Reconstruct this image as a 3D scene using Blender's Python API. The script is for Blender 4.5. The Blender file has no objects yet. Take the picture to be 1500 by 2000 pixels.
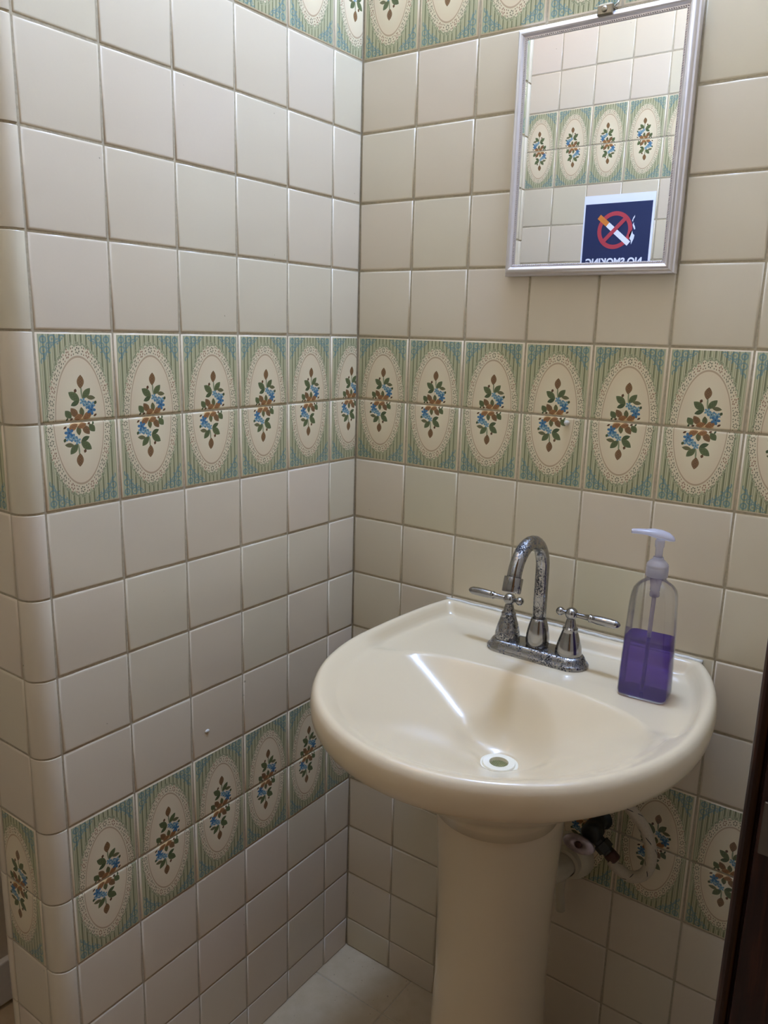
import bpy, bmesh, math, random
from mathutils import Vector, Matrix
random.seed(7)
PI = math.pi
scene = bpy.context.scene
COL = scene.collection

# ------------------------------------------------------------------ camera
cam_d = bpy.data.cameras.new('camera')
cam = bpy.data.objects.new('camera', cam_d)
COL.objects.link(cam)
cam.location = (0.89157, -1.15202, 1.2848)
cam.rotation_euler = (1.34634, -0.0269, 0.62679)
cam_d.sensor_fit = 'VERTICAL'
cam_d.sensor_height = 36.0
cam_d.lens = 1551.565 / 2000.0 * 36.0
cam_d.clip_start = 0.01
scene.camera = cam

# ------------------------------------------------------------------ world, lamp settings, exposure
world = bpy.data.worlds.new('world')
scene.world = world
world.use_nodes = True
world.node_tree.nodes['Background'].inputs[0].default_value = (1.0, 0.50, 0.20, 1)
world.node_tree.nodes['Background'].inputs[1].default_value = 0.16


def lamp_offscreen(name, loc, radius, color, watts):
    """a lamp of the room that stands outside the picture"""
    d = bpy.data.lights.new(name, 'POINT')
    d.energy = watts
    d.color = color
    d.shadow_soft_size = radius
    o = bpy.data.objects.new(name, d)
    o.location = loc
    COL.objects.link(o)
    return o


# cool lamp high on the wall over the mirror (it lights the walls and basin from above)
lamp_offscreen('mirror_lamp_offscreen', (0.42, -0.118, 2.66), 0.10, (0.355, 0.536, 1.0), 74.0)
# warm lamp at the ceiling of the passage beyond the partition (warm end tiles, warm wall in the mirror)
lamp_offscreen('passage_ceiling_lamp_offscreen', (-0.25, -0.95, 2.80), 0.06, (1.0, 0.64, 0.40), 4.2)
CEIL = 2.92
vs = scene.view_settings
vs.view_transform = 'Standard'
vs.look = 'None'
vs.exposure = 0.0
vs.gamma = 1.0
vs.use_curve_mapping = False


# ------------------------------------------------------------------ helpers
def lin(r, g, b):
    def f(c):
        c /= 255.0
        return c / 12.92 if c <= 0.04045 else ((c + 0.055) / 1.055) ** 2.4
    return (f(r), f(g), f(b), 1.0)


def link(o, parent=None):
    COL.objects.link(o)
    if parent is not None:
        o.parent = parent
    return o


def mesh_obj(name, verts, faces, mat, parent=None, smooth=False):
    me = bpy.data.meshes.new(name)
    me.from_pydata(verts, [], faces)
    me.update()
    if smooth:
        me.polygons.foreach_set('use_smooth', [True] * len(me.polygons))
    if mat:
        me.materials.append(mat)
    return link(bpy.data.objects.new(name, me), parent)


def bm_obj(name, bm, mat, parent=None, smooth=False, recalc=True):
    if recalc:
        bmesh.ops.recalc_face_normals(bm, faces=bm.faces[:])
    me = bpy.data.meshes.new(name)
    bm.to_mesh(me)
    bm.free()
    if smooth:
        me.polygons.foreach_set('use_smooth', [True] * len(me.polygons))
    if mat:
        me.materials.append(mat)
    return link(bpy.data.objects.new(name, me), parent)


def thing(name, label, cat, loc=(0, 0, 0), group=None):
    o = bpy.data.objects.new(name, None)
    o.empty_display_size = 0.05
    o.location = loc
    o['label'] = label
    o['category'] = cat
    if group:
        o['group'] = group
    return link(o)


def tag(o, label, cat):
    o['label'] = label
    o['category'] = cat
    return o


def structure(o, label=None):
    o['kind'] = 'structure'
    if label:
        o['label'] = label
    return o


def add_box(bm, x0, x1, y0, y1, z0, z1, bev=0.0, seg=2):
    vs_ = [bm.verts.new(p) for p in ((x0, y0, z0), (x1, y0, z0), (x1, y1, z0), (x0, y1, z0),
                                     (x0, y0, z1), (x1, y0, z1), (x1, y1, z1), (x0, y1, z1))]
    fs = [bm.faces.new([vs_[i] for i in f]) for f in
          ((0, 3, 2, 1), (4, 5, 6, 7), (0, 1, 5, 4), (1, 2, 6, 5), (2, 3, 7, 6), (3, 0, 4, 7))]
    if bev > 0:
        es = list({e for f in fs for e in f.edges})
        bmesh.ops.bevel(bm, geom=es, offset=bev, segments=seg, affect='EDGES', profile=0.5)


def box(name, x0, x1, y0, y1, z0, z1, mat, parent=None, bev=0.0, seg=2, smooth=False):
    bm = bmesh.new()
    add_box(bm, x0, x1, y0, y1, z0, z1, bev, seg)
    return bm_obj(name, bm, mat, parent, smooth)


def add_loft(bm, rings, cap0=True, cap1=True, closed=True):
    """rings: list of equal-length point lists."""
    R = [[bm.verts.new(p) for p in r] for r in rings]
    n = len(R[0])
    for a, b in zip(R[:-1], R[1:]):
        for i in range(n if closed else n - 1):
            j = (i + 1) % n
            bm.faces.new((a[i], a[j], b[j], b[i]))
    if cap0:
        bm.faces.new(list(reversed(R[0])))
    if cap1:
        bm.faces.new(R[-1])


def frame_of(d):
    d = Vector(d).normalized()
    up = Vector((0, 0, 1)) if abs(d.z) < 0.95 else Vector((1, 0, 0))
    a = d.cross(up).normalized()
    b = d.cross(a).normalized()
    return d, a, b


def add_lathe(bm, origin, axis, prof, n=28, cap0=True, cap1=True):
    """prof: list of (radius, height along axis)."""
    d, a, b = frame_of(axis)
    o = Vector(origin)
    rings = []
    for r, h in prof:
        rings.append([o + d * h + (a * math.cos(2 * PI * i / n) + b * math.sin(2 * PI * i / n)) * max(r, 1e-5)
                      for i in range(n)])
    add_loft(bm, rings, cap0, cap1)


def add_tube(bm, pts, rad, n=16):
    pts = [Vector(p) for p in pts]
    rads = rad if isinstance(rad, (list, tuple)) else [rad] * len(pts)
    rings = []
    prev = None
    for i, p in enumerate(pts):
        t = (pts[min(i + 1, len(pts) - 1)] - pts[max(i - 1, 0)]).normalized()
        if prev is None:
            _, a, b = frame_of(t)
        else:
            a = (prev - t * prev.dot(t)).normalized()
            b = t.cross(a).normalized()
        prev = a
        rings.append([p + (a * math.cos(2 * PI * k / n) + b * math.sin(2 * PI * k / n)) * rads[i] for k in range(n)])
    add_loft(bm, rings)


def spline(ctrl, per=10):
    c = [Vector(p) for p in ctrl]
    c = [c[0] * 2 - c[1]] + c + [c[-1] * 2 - c[-2]]
    out = []
    for i in range(1, len(c) - 2):
        for k in range(per):
            t = k / per
            p0, p1, p2, p3 = c[i - 1], c[i], c[i + 1], c[i + 2]
            out.append(0.5 * ((2 * p1) + (p2 - p0) * t + (2 * p0 - 5 * p1 + 4 * p2 - p3) * t * t +
                              (3 * p1 - p0 - 3 * p2 + p3) * t ** 3))
    out.append(c[-2])
    return out


def add_extrude(bm, prof, z0, z1):
    """closed plan polygon (x, y) extruded from z0 to z1."""
    add_loft(bm, [[(x, y, z0) for x, y in prof], [(x, y, z1) for x, y in prof]])


# ------------------------------------------------------------------ shader helpers
class G:
    def __init__(self, mat):
        mat.use_nodes = True
        self.nt = mat.node_tree
        self.nodes = self.nt.nodes
        self.links = self.nt.links
        self.bsdf = self.nodes.get('Principled BSDF')

    def node(self, t, **kw):
        n = self.nodes.new(t)
        for k, v in kw.items():
            setattr(n, k, v)
        return n

    def put(self, sock, v):
        if isinstance(v, bpy.types.NodeSocket):
            self.links.new(v, sock)
        elif v is not None:
            sock.default_value = v

    def m(self, op, a, b=None, c=None, clamp=False):
        n = self.node('ShaderNodeMath', operation=op)
        n.use_clamp = clamp
        self.put(n.inputs[0], a)
        if b is not None:
            self.put(n.inputs[1], b)
        if c is not None:
            self.put(n.inputs[2], c)
        return n.outputs[0]

    def mix(self, fac, a, b):
        n = self.node('ShaderNodeMix', data_type='RGBA')
        self.put(n.inputs[0], fac)
        self.put(n.inputs[6], a)
        self.put(n.inputs[7], b)
        return n.outputs[2]

    def map(self, vec, loc, rot, scl):
        n = self.node('ShaderNodeMapping', vector_type='TEXTURE')
        self.links.new(vec, n.inputs[0])
        n.inputs[1].default_value = (loc[0], loc[1], 0)
        n.inputs[2].default_value = (0, 0, rot)
        n.inputs[3].default_value = (scl[0], scl[1], 1)
        return n.outputs[0]

    def sep(self, vec):
        n = self.node('ShaderNodeSeparateXYZ')
        self.links.new(vec, n.inputs[0])
        return n.outputs[0], n.outputs[1], n.outputs[2]

    def comb(self, x, y):
        n = self.node('ShaderNodeCombineXYZ')
        self.put(n.inputs[0], x)
        self.put(n.inputs[1], y)
        return n.outputs[0]

    def length(self, vec):
        n = self.node('ShaderNodeVectorMath', operation='LENGTH')
        self.links.new(vec, n.inputs[0])
        return n.outputs['Value']

    def noise(self, vec, scale, detail=2.0, rough=0.5):
        n = self.node('ShaderNodeTexNoise')
        if vec is not None:
            self.links.new(vec, n.inputs['Vector'])
        n.inputs['Scale'].default_value = scale
        n.inputs['Detail'].default_value = detail
        n.inputs['Roughness'].default_value = rough
        return n.outputs[0]

    def ramp(self, fac, stops):
        n = self.node('ShaderNodeValToRGB')
        self.links.new(fac, n.inputs[0])
        els = n.color_ramp.elements
        while len(els) < len(stops):
            els.new(0.5)
        for e, (p, c) in zip(els, stops):
            e.position = p
            e.color = c
        return n.outputs[0]

    def bump(self, h, strength=0.1, dist=0.01):
        n = self.node('ShaderNodeBump')
        n.inputs['Strength'].default_value = strength
        n.inputs['Distance'].default_value = dist
        self.links.new(h, n.inputs['Height'])
        self.links.new(n.outputs[0], self.bsdf.inputs['Normal'])

    def obj_coord(self):
        return self.node('ShaderNodeTexCoord').outputs['Object']


def material(name, color=None, rough=0.5, metal=0.0, spec=0.5):
    m = bpy.data.materials.new(name)
    g = G(m)
    if color:
        g.bsdf.inputs['Base Color'].default_value = color
    g.bsdf.inputs['Roughness'].default_value = rough
    g.bsdf.inputs['Metallic'].default_value = metal
    g.bsdf.inputs['Specular IOR Level'].default_value = spec
    return m, g


def simple(name, color, rough=0.5, metal=0.0, spec=0.5, nscale=60.0, var=0.08, bump=0.0):
    """plain material with a faint noise variation"""
    m, g = material(name, color, rough, metal, spec)
    n = g.noise(g.obj_coord(), nscale, 3.0)
    dark = tuple(c * (1 - var) for c in color[:3]) + (1,)
    lite = tuple(min(1, c * (1 + var)) for c in color[:3]) + (1,)
    g.links.new(g.mix(n, dark, lite), g.bsdf.inputs['Base Color'])
    if bump:
        g.bump(n, bump, 0.002)
    return m


# ------------------------------------------------------------------ materials
def glaze_finish(g, rough=0.16):
    geo = g.node('ShaderNodeNewGeometry').outputs['Position']
    n1 = g.noise(geo, 22.0, 2.0)
    n2 = g.noise(geo, 260.0, 2.0)
    h = g.m('ADD', g.m('MULTIPLY', n1, 1.0), g.m('MULTIPLY', n2, 0.10))
    g.bump(h, 0.05, 0.01)
    g.bsdf.inputs['Roughness'].default_value = rough
    return geo


def make_tile_mat():
    m, g = material('cream_glazed_tile')
    geo = glaze_finish(g, 0.2)
    rnd = g.node('ShaderNodeObjectInfo').outputs['Random']
    c = g.ramp(rnd, [(0.0, lin(217, 199, 169)), (0.35, lin(220, 203, 174)), (0.6, lin(216, 201, 169)),
                     (0.85, lin(221, 202, 175)), (1.0, lin(212, 199, 165))])
    sp = g.noise(geo, 95.0, 1.0)
    spk = g.m('GREATER_THAN', sp, 0.825)
    c = g.mix(g.m('MULTIPLY', spk, 0.6), c, lin(120, 105, 85))
    g.links.new(c, g.bsdf.inputs['Base Color'])
    return m


def make_decor_mat():
    m, g = material('floral_decor_tile')
    glaze_finish(g, 0.2)
    uvn = g.node('ShaderNodeUVMap')
    uvn.uv_map = 'UVMap'
    P = uvn.outputs[0]
    u, v, _ = g.sep(P)
    cream = lin(232, 222, 204)
    # ---- stripes
    a = g.m('FRACT', g.m('MULTIPLY', u, 15.0))
    da = g.m('ABSOLUTE', g.m('SUBTRACT', a, 0.5))
    base = g.mix(g.m('GREATER_THAN', g.m('FRACT', g.m('MULTIPLY', u, 45.0)), 0.55), lin(176, 180, 150), lin(205, 204, 178))
    col = g.mix(g.m('LESS_THAN', da, 0.15), base, lin(132, 138, 112))
    b2 = g.m('FRACT', g.m('MULTIPLY', u, 30.0))
    col = g.mix(g.m('MULTIPLY', g.m('LESS_THAN', g.m('ABSOLUTE', g.m('SUBTRACT', b2, 0.25)), 0.07), 0.6), col, lin(140, 132, 100))
    # bluish wash towards the scroll corners
    mu = g.m('SUBTRACT', 0.5, g.m('ABSOLUTE', g.m('SUBTRACT', u, 0.5)))
    pp = g.m('SUBTRACT', mu, 0.045)
    qq = g.m('SUBTRACT', 0.965, v)
    Q = g.comb(pp, qq)
    cor = g.m('ADD', pp, qq)
    wash = g.m('SUBTRACT', 0.75, g.m('MULTIPLY', cor, 2.4), clamp=True)
    col = g.mix(g.m('MULTIPLY', wash, 0.5), col, lin(158, 184, 172))
    # ---- scrolls
    blue = lin(84, 138, 160)
    scr = None
    for (cx, cy, r, w) in ((0.285, 0.045, 0.036, 0.008), (0.165, 0.05, 0.040, 0.008), (0.055, 0.17, 0.040, 0.008),
                           (0.055, 0.29, 0.034, 0.008), (0.055, 0.055, 0.034, 0.010), (0.34, 0.34, 0.285, 0.007),
                           (0.23, 0.10, 0.05, 0.007), (0.11, 0.24, 0.05, 0.007), (0.12, 0.12, 0.03, 0.008)):
        d = g.length(g.map(Q, (cx, cy), 0, (1, 1)))
        ring = g.m('LESS_THAN', g.m('ABSOLUTE', g.m('SUBTRACT', d, r)), w)
        ring = g.m('MAXIMUM', ring, g.m('LESS_THAN', d, 0.012))
        scr = ring if scr is None else g.m('MAXIMUM', scr, ring)
    scr = g.m('MULTIPLY', scr, g.m('LESS_THAN', cor, 0.34))
    col = g.mix(g.m('MULTIPLY', scr, 0.62), col, blue)
    # ---- lace and medallion, in ellipse-polar coordinates
    E = g.map(P, (0.515, 0.0), 0, (0.325, 0.73))
    ex, ey, _ = g.sep(E)
    er = g.length(E)
    er2 = g.length(g.map(P, (0.515, 0.0), 0, (0.412, 0.840)))
    ang0 = g.m('ARCTAN2', ey, ex)
    ang = g.m('ADD', ang0, g.m('MULTIPLY', g.m('SINE', g.m('MULTIPLY', ang0, 2.0)), 0.19))
    na = g.m('MULTIPLY', ang, 26.0 / (2 * PI))
    fa = g.m('SUBTRACT', g.m('FRACT', na), 0.5)
    fuzz = g.m('MULTIPLY', g.m('SUBTRACT', g.noise(P, 46.0, 2.0), 0.5), 0.10)
    scal = g.m('MULTIPLY', g.m('ABSOLUTE', g.m('COSINE', g.m('MULTIPLY', ang, 26.0))), 0.035)
    edge = g.m('ADD', g.m('ADD', 0.975, scal), fuzz)
    halo = g.m('LESS_THAN', er2, g.m('ADD', edge, 0.055))
    col = g.mix(g.m('MULTIPLY', halo, 0.5), col, lin(214, 214, 188))
    rim = g.m('LESS_THAN', g.m('ABSOLUTE', g.m('SUBTRACT', er2, g.m('ADD', edge, 0.03))), 0.012)
    col = g.mix(g.m('MULTIPLY', rim, 0.6), col, lin(112, 124, 98))
    col = g.mix(g.m('LESS_THAN', er2, edge), col, lin(228, 220, 198))
    # dots: a rosette per repeat plus fillers
    w = g.m('DIVIDE', g.m('SUBTRACT', er, 1.0), g.m('SUBTRACT', g.m('DIVIDE', er, er2), 1.0))
    F = g.comb(g.m('MULTIPLY', fa, 1.55), g.m('SUBTRACT', w, 0.56))
    dots = None
    for k in range(6):
        t = 2 * PI * k / 6 + 0.3
        d = g.length(g.map(F, (0.25 * math.cos(t), 0.27 * math.sin(t)), 0, (1, 1)))
        s = g.m('LESS_THAN', d, 0.098)
        dots = s if dots is None else g.m('MAXIMUM', dots, s)
    for (px, py) in ((0.64, 0.34), (-0.64, 0.34), (0.60, -0.30), (-0.60, -0.30), (0.74, 0.02), (-0.74, 0.02), (0.0, 0.52)):
        d = g.length(g.map(F, (px, py), 0, (1, 1)))
        dots = g.m('MAXIMUM', dots, g.m('LESS_THAN', d, 0.085))
    sel = g.m('FRACT', g.m('MULTIPLY', g.m('FLOOR', na), 0.381))
    dcol = g.mix(g.m('GREATER_THAN', sel, 0.62), lin(92, 92, 76), lin(140, 92, 74))
    col = g.mix(g.m('MULTIPLY', dots, 0.8), col, dcol)
    # medallion
    inner = g.mix(g.m('MULTIPLY', g.m('SUBTRACT', er, 0.55, clamp=True), 0.9), lin(235, 227, 205), lin(222, 202, 182))
    col = g.mix(g.m('LESS_THAN', er, 1.0), col, inner)
    line = g.m('LESS_THAN', g.m('ABSOLUTE', g.m('SUBTRACT', er, 0.99)), 0.016)
    col = g.mix(g.m('MULTIPLY', line, 0.7), col, lin(176, 148, 126))

    # ---- posy
    def leaf(c, cx, cy, deg, hl, hw, color, vein=None):
        L = g.map(P, (cx, cy), math.radians(deg), (hl, hw))
        x, y, _ = g.sep(L)
        ay = g.m('ABSOLUTE', y)
        s = g.m('LESS_THAN', g.m('MULTIPLY_ADD', x, x, ay), 1.0)
        c = g.mix(s, c, color)
        if vein:
            vv = g.m('MULTIPLY', s, g.m('LESS_THAN', g.m('ABSOLUTE', g.m('SUBTRACT', ay, g.m('MULTIPLY', g.m('PINGPONG', x, 0.22), 2.2))), 0.14))
            c = g.mix(g.m('MULTIPLY', vv, 0.55), c, vein)
        return c

    def blossom(c, cx, cy, r, n, ph, c1, c2):
        L = g.map(P, (cx, cy), 0, (r, r))
        x, y, _ = g.sep(L)
        an = g.m('ARCTAN2', y, x)
        lim = g.m('ADD', 0.42, g.m('MULTIPLY', g.m('ABSOLUTE', g.m('COSINE', g.m('MULTIPLY_ADD', an, n / 2.0, ph))), 0.62))
        d = g.length(L)
        s = g.m('LESS_THAN', d, lim)
        cc = g.mix(g.m('MULTIPLY', d, 0.9, clamp=True), c2, c1)
        c = g.mix(s, c, cc)
        return g.mix(g.m('LESS_THAN', d, 0.16), c, lin(60, 80, 110))

    gr, gr2 = lin(104, 116, 82), lin(78, 94, 66)
    br, br2 = lin(138, 108, 78), lin(104, 76, 54)
    og, og2 = lin(164, 122, 84), lin(116, 76, 50)
    col = leaf(col, 0.548, 0.03, 0, 0.10, 0.035, lin(226, 196, 150))
    col = leaf(col, 0.535, 0.335, 92, 0.085, 0.010, lin(140, 150, 120))
    col = leaf(col, 0.530, 0.445, 86, 0.078, 0.046, br, br2)
    col = leaf(col, 0.597, 0.312, 47, 0.078, 0.040, gr, gr2)
    col = leaf(col, 0.438, 0.283, -36, 0.085, 0.046, gr, gr2)
    col = leaf(col, 0.447, 0.205, 22, 0.060, 0.028, gr2, gr)
    col = leaf(col, 0.655, 0.262, -6, 0.060, 0.026, lin(116, 112, 84), gr)
    col = leaf(col, 0.458, 0.346, 70, 0.024, 0.018, br2)
    col = leaf(col, 0.710, 0.203, 60, 0.024, 0.018, gr2)
    col = leaf(col, 0.352, 0.085, -50, 0.058, 0.040, gr, gr2)
    col = leaf(col, 0.430, 0.100, -52, 0.070, 0.042, br, br2)
    col = leaf(col, 0.527, 0.105, 95, 0.056, 0.032, gr, og2)
    col = leaf(col, 0.480, 0.050, 20, 0.060, 0.034, og, og2)
    col = leaf(col, 0.600, 0.062, 28, 0.070, 0.038, og, og2)
    col = leaf(col, 0.700, 0.060, 32, 0.026, 0.013, br2)
    col = leaf(col, 0.390, 0.030, 20, 0.022, 0.013, br2)
    col = leaf(col, 0.335, 0.030, 60, 0.022, 0.012, gr2)
    bl, bl2, bl3 = lin(84, 136, 180), lin(150, 188, 200), lin(66, 112, 156)
    col = blossom(col, 0.548, 0.222, 0.042, 5, 0.3, bl, bl2)
    col = blossom(col, 0.598, 0.186, 0.050, 5, 1.1, bl3, bl2)
    col = blossom(col, 0.665, 0.178, 0.042, 5, 0.7, bl, bl2)
    col = blossom(col, 0.652, 0.122, 0.058, 5, 0.2, bl3, bl)
    # plain margins of the tile
    mar = g.m('MAXIMUM', g.m('LESS_THAN', mu, 0.040), g.m('GREATER_THAN', v, 0.968))
    col = g.mix(mar, col, cream)
    tn = g.node('ShaderNodeVectorMath', operation='MULTIPLY')
    g.links.new(col, tn.inputs[0])
    tn.inputs[1].default_value = (0.97, 0.88, 0.71)
    g.links.new(tn.outputs[0], g.bsdf.inputs['Base Color'])
    return m


M_TILE = make_tile_mat()
M_DECOR = make_decor_mat()
M_GROUT = simple('grout', lin(180, 164, 134), 0.9, nscale=240, var=0.25, bump=0.4)


def make_porcelain(name, c0, c1, rough=0.19):
    m, g = material(name, rough=rough)
    n = g.noise(g.obj_coord(), 6.0, 3.0)
    g.links.new(g.mix(n, c0, c1), g.bsdf.inputs['Base Color'])
    g.bsdf.inputs['Coat Weight'].default_value = 0.15
    g.bsdf.inputs['Coat Roughness'].default_value = 0.09
    return m


M_PORC = make_porcelain('bone_porcelain', lin(218, 196, 158), lin(222, 201, 165))


def make_chrome(name, wear):
    m, g = material(name, lin(190, 190, 190), 0.16, 1.0)
    oc = g.obj_coord()
    big = g.noise(oc, 45.0, 3.0)
    fine = g.noise(oc, 420.0, 4.0, 0.65)
    mask = g.m('MULTIPLY', g.m('SUBTRACT', g.m('ADD', g.m('MULTIPLY', big, 0.55), g.m('MULTIPLY', fine, 0.75)), 0.98 - wear), 9.0, clamp=True)
    g.links.new(g.mix(mask, lin(160, 158, 156), lin(40, 36, 34)), g.bsdf.inputs['Base Color'])
    g.links.new(g.m('MULTIPLY_ADD', mask, 0.5, g.m('MULTIPLY_ADD', big, 0.16, 0.06)), g.bsdf.inputs['Roughness'])
    g.links.new(g.m('SUBTRACT', 1.0, g.m('MULTIPLY', mask, 0.5)), g.bsdf.inputs['Metallic'])
    g.bump(mask, 0.25, 0.001)
    return m


M_CHROME = make_chrome('worn_chrome', 0.31)
M_CHROME2 = make_chrome('bright_chrome', 0.20)
M_SILVER = simple('silver_moulding', lin(228, 222, 222), 0.34, 0.85, nscale=40, var=0.05)
M_SILVER_DK = simple('silver_rope', lin(196, 190, 194), 0.28, 0.9, nscale=300, var=0.15)
M_MIRROR, _g = material('mirror_glass', (0.93, 0.94, 0.93, 1), 0.0, 1.0)
M_CLIP = simple('dull_clip_metal', lin(150, 142, 126), 0.3, 1.0, nscale=120, var=0.3)
M_WHITE_PAINT = simple('white_paint', lin(228, 224, 214), 0.6, nscale=20, var=0.03)
M_PALE_PAINT = simple('pale_wall_paint', lin(214, 200, 174), 0.7, nscale=15, var=0.04)
M_CAULK = simple('white_caulk', lin(214, 206, 188), 0.55, nscale=150, var=0.12, bump=0.3)
M_DRAIN = simple('white_drain_plastic', lin(240, 230, 204), 0.3, nscale=40, var=0.03)
M_GRATE = simple('drain_grate', lin(150, 146, 96), 0.5, nscale=200, var=0.3)
M_DARK = simple('dark_void', lin(34, 30, 16), 0.8, nscale=50, var=0.2)
M_PVC = simple('cream_pipe_plastic', lin(206, 192, 160), 0.4, nscale=30, var=0.06)
M_VALVE = simple('tarnished_valve', lin(70, 72, 66), 0.45, 0.8, nscale=90, var=0.4)
M_NUT = simple('brown_nut', lin(84, 54, 42), 0.5, 0.5, nscale=90, var=0.3)
M_KNOB = simple('scuffed_knob', lin(190, 176, 178), 0.35, 0.75, nscale=200, var=0.35)
M_PAPER = simple('white_paper', lin(240, 240, 246), 0.7, nscale=20, var=0.02)
M_NAVY = simple('navy_print', lin(30, 42, 82), 0.6, nscale=20, var=0.05)
M_RED = simple('red_print', lin(186, 62, 72), 0.6, nscale=20, var=0.04)
M_ORANGE = simple('orange_print', lin(216, 128, 48), 0.6, nscale=60, var=0.15)
M_PWHITE = simple('white_print', lin(242, 242, 248), 0.6, nscale=20, var=0.02)


def make_hose():
    m, g = material('braided_hose', rough=0.5)
    uvn = g.node('ShaderNodeUVMap')
    x, y, _ = g.sep(uvn.outputs[0])
    k1 = g.m('FRACT', g.m('ADD', g.m('MULTIPLY', x, 2.4), g.m('MULTIPLY', y, 2.0)))
    k2 = g.m('FRACT', g.m('MULTIPLY', y, 6.0))
    s = g.m('MULTIPLY', g.m('LESS_THAN', k1, 0.05), g.m('LESS_THAN', k2, 0.55))
    w = g.noise(g.obj_coord(), 300, 2.0)
    g.links.new(g.mix(s, g.mix(w, lin(184, 166, 136), lin(206, 190, 160)), lin(28, 26, 26)), g.bsdf.inputs['Base Color'])
    g.bump(w, 0.3, 0.001)
    return m


M_HOSE = make_hose()


def make_wood():
    m, g = material('dark_stained_wood', rough=0.32)
    oc = g.obj_coord()
    mp = g.node('ShaderNodeMapping')
    g.links.new(oc, mp.inputs[0])
    mp.inputs[3].default_value = (60, 60, 3)
    n = g.noise(mp.outputs[0], 3.0, 5.0, 0.6)
    g.links.new(g.ramp(n, [(0.3, lin(20, 9, 6)), (0.55, lin(44, 20, 11)), (0.75, lin(74, 38, 20))]), g.bsdf.inputs['Base Color'])
    g.bump(n, 0.15, 0.002)
    return m


M_WOOD = make_wood()
M_PLATE = simple('dull_steel', lin(120, 112, 104), 0.4, 0.8, nscale=60, var=0.2)


def make_floor_mat():
    m, g = material('beige_floor_tile', rough=0.38)
    geo = g.node('ShaderNodeNewGeometry').outputs['Position']
    n = g.noise(geo, 30.0, 5.0, 0.6)
    s = g.m('GREATER_THAN', g.noise(geo, 130.0, 1.0), 0.74)
    c = g.mix(n, lin(178, 154, 118), lin(206, 184, 148))
    g.links.new(g.mix(g.m('MULTIPLY', s, 0.5), c, lin(110, 88, 62)), g.bsdf.inputs['Base Color'])
    g.bump(n, 0.08, 0.003)
    return m


M_FLOOR = make_floor_mat()


def make_wall_tile_far():
    """cream tile courses for the wall that the photograph does not show"""
    m, g = material('cream_tile_courses', rough=0.22)
    geo = g.node('ShaderNodeNewGeometry').outputs['Position']
    x, y, z = g.sep(geo)
    a = g.m('FRACT', g.m('MULTIPLY', y, 1 / 0.11))
    b = g.m('FRACT', g.m('MULTIPLY', g.m('SUBTRACT', z, 0.066), 1 / 0.11))
    ln = g.m('MAXIMUM', g.m('LESS_THAN', a, 0.022), g.m('LESS_THAN', b, 0.022))
    g.links.new(g.mix(ln, lin(224, 214, 198), lin(172, 162, 142)), g.bsdf.inputs['Base Color'])
    return m


M_FARTILE = make_wall_tile_far()


def make_clear(name, tint, trans, rough, body=None, glossw=None):
    """thin clear plastic / tinted liquid: see-through with a glossy skin"""
    m = bpy.data.materials.new(name)
    g = G(m)
    out = g.nodes['Material Output']
    tr = g.node('ShaderNodeBsdfTransparent')
    tr.inputs[0].default_value = tint
    if body is None:
        base = tr.outputs[0]
    else:
        mx0 = g.node('ShaderNodeMixShader')
        mx0.inputs[0].default_value = trans
        df = g.node('ShaderNodeBsdfDiffuse')
        df.inputs[0].default_value = body
        tl = g.node('ShaderNodeBsdfTranslucent')
        tl.inputs[0].default_value = body
        mm = g.node('ShaderNodeMixShader')
        mm.inputs[0].default_value = 0.5
        g.links.new(df.outputs[0], mm.inputs[1])
        g.links.new(tl.outputs[0], mm.inputs[2])
        g.links.new(mm.outputs[0], mx0.inputs[1])
        g.links.new(tr.outputs[0], mx0.inputs[2])
        base = mx0.outputs[0]
    gl = g.node('ShaderNodeBsdfGlossy')
    gl.inputs['Roughness'].default_value = rough
    fr = g.node('ShaderNodeLayerWeight')
    fr.inputs[0].default_value = 0.22
    mx = g.node('ShaderNodeMixShader')
    g.links.new(g.m('MULTIPLY_ADD', fr.outputs['Fresnel'], 0.5, 0.02, clamp=True), mx.inputs[0])
    g.links.new(base, mx.inputs[1])
    g.links.new(gl.outputs[0], mx.inputs[2])
    g.links.new(mx.outputs[0], out.inputs[0])
    return m


M_CLEAR = make_clear('clear_plastic', (0.95, 0.95, 0.96, 1), 1, 0.04)
M_LIQUID = make_clear('purple_soap', lin(186, 160, 226), 0.62, 0.05, body=lin(112, 84, 206))
M_PUMP = make_clear('frosted_plastic', (0.92, 0.92, 0.95, 1), 0.45, 0.12, body=lin(232, 228, 236))
M_TUBE = make_clear('frosted_tube', (0.90, 0.88, 0.95, 1), 0.6, 0.15, body=lin(196, 186, 208))


# ------------------------------------------------------------------ tiles
PITCH = 0.11
TH = 0.006


def tile_mesh(u0=0.0, u1=1.0, flip=False, decor=False, cache={}):
    key = (round(u0, 3), round(u1, 3), flip, decor)
    if key in cache:
        return cache[key]
    w, h = PITCH * (u1 - u0), PITCH
    rings = []
    for ins, z in ((0.0012, -TH), (0.0012, -0.0024), (0.0018, -0.0009), (0.0032, -0.00012), (0.0046, 0.0)):
        rings.append([(ins, ins, z), (w - ins, ins, z), (w - ins, h - ins, z), (ins, h - ins, z)])
    bm = bmesh.new()
    add_loft(bm, rings, cap0=False, cap1=True)
    bm.normal_update()
    me = bpy.data.meshes.new('decor_tile' if decor else 'tile')
    uvl = bm.loops.layers.uv.new('UVMap')
    for f in bm.faces:
        f.smooth = True
        for l in f.loops:
            uu = u0 + l.vert.co.x / PITCH
            vv = l.vert.co.y / PITCH
            l[uvl].uv = (1 - uu, 1 - vv) if flip else (uu, vv)
    bm.to_mesh(me)
    bm.free()
    me.materials.append(M_DECOR if decor else M_TILE)
    cache[key] = me
    return me


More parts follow.
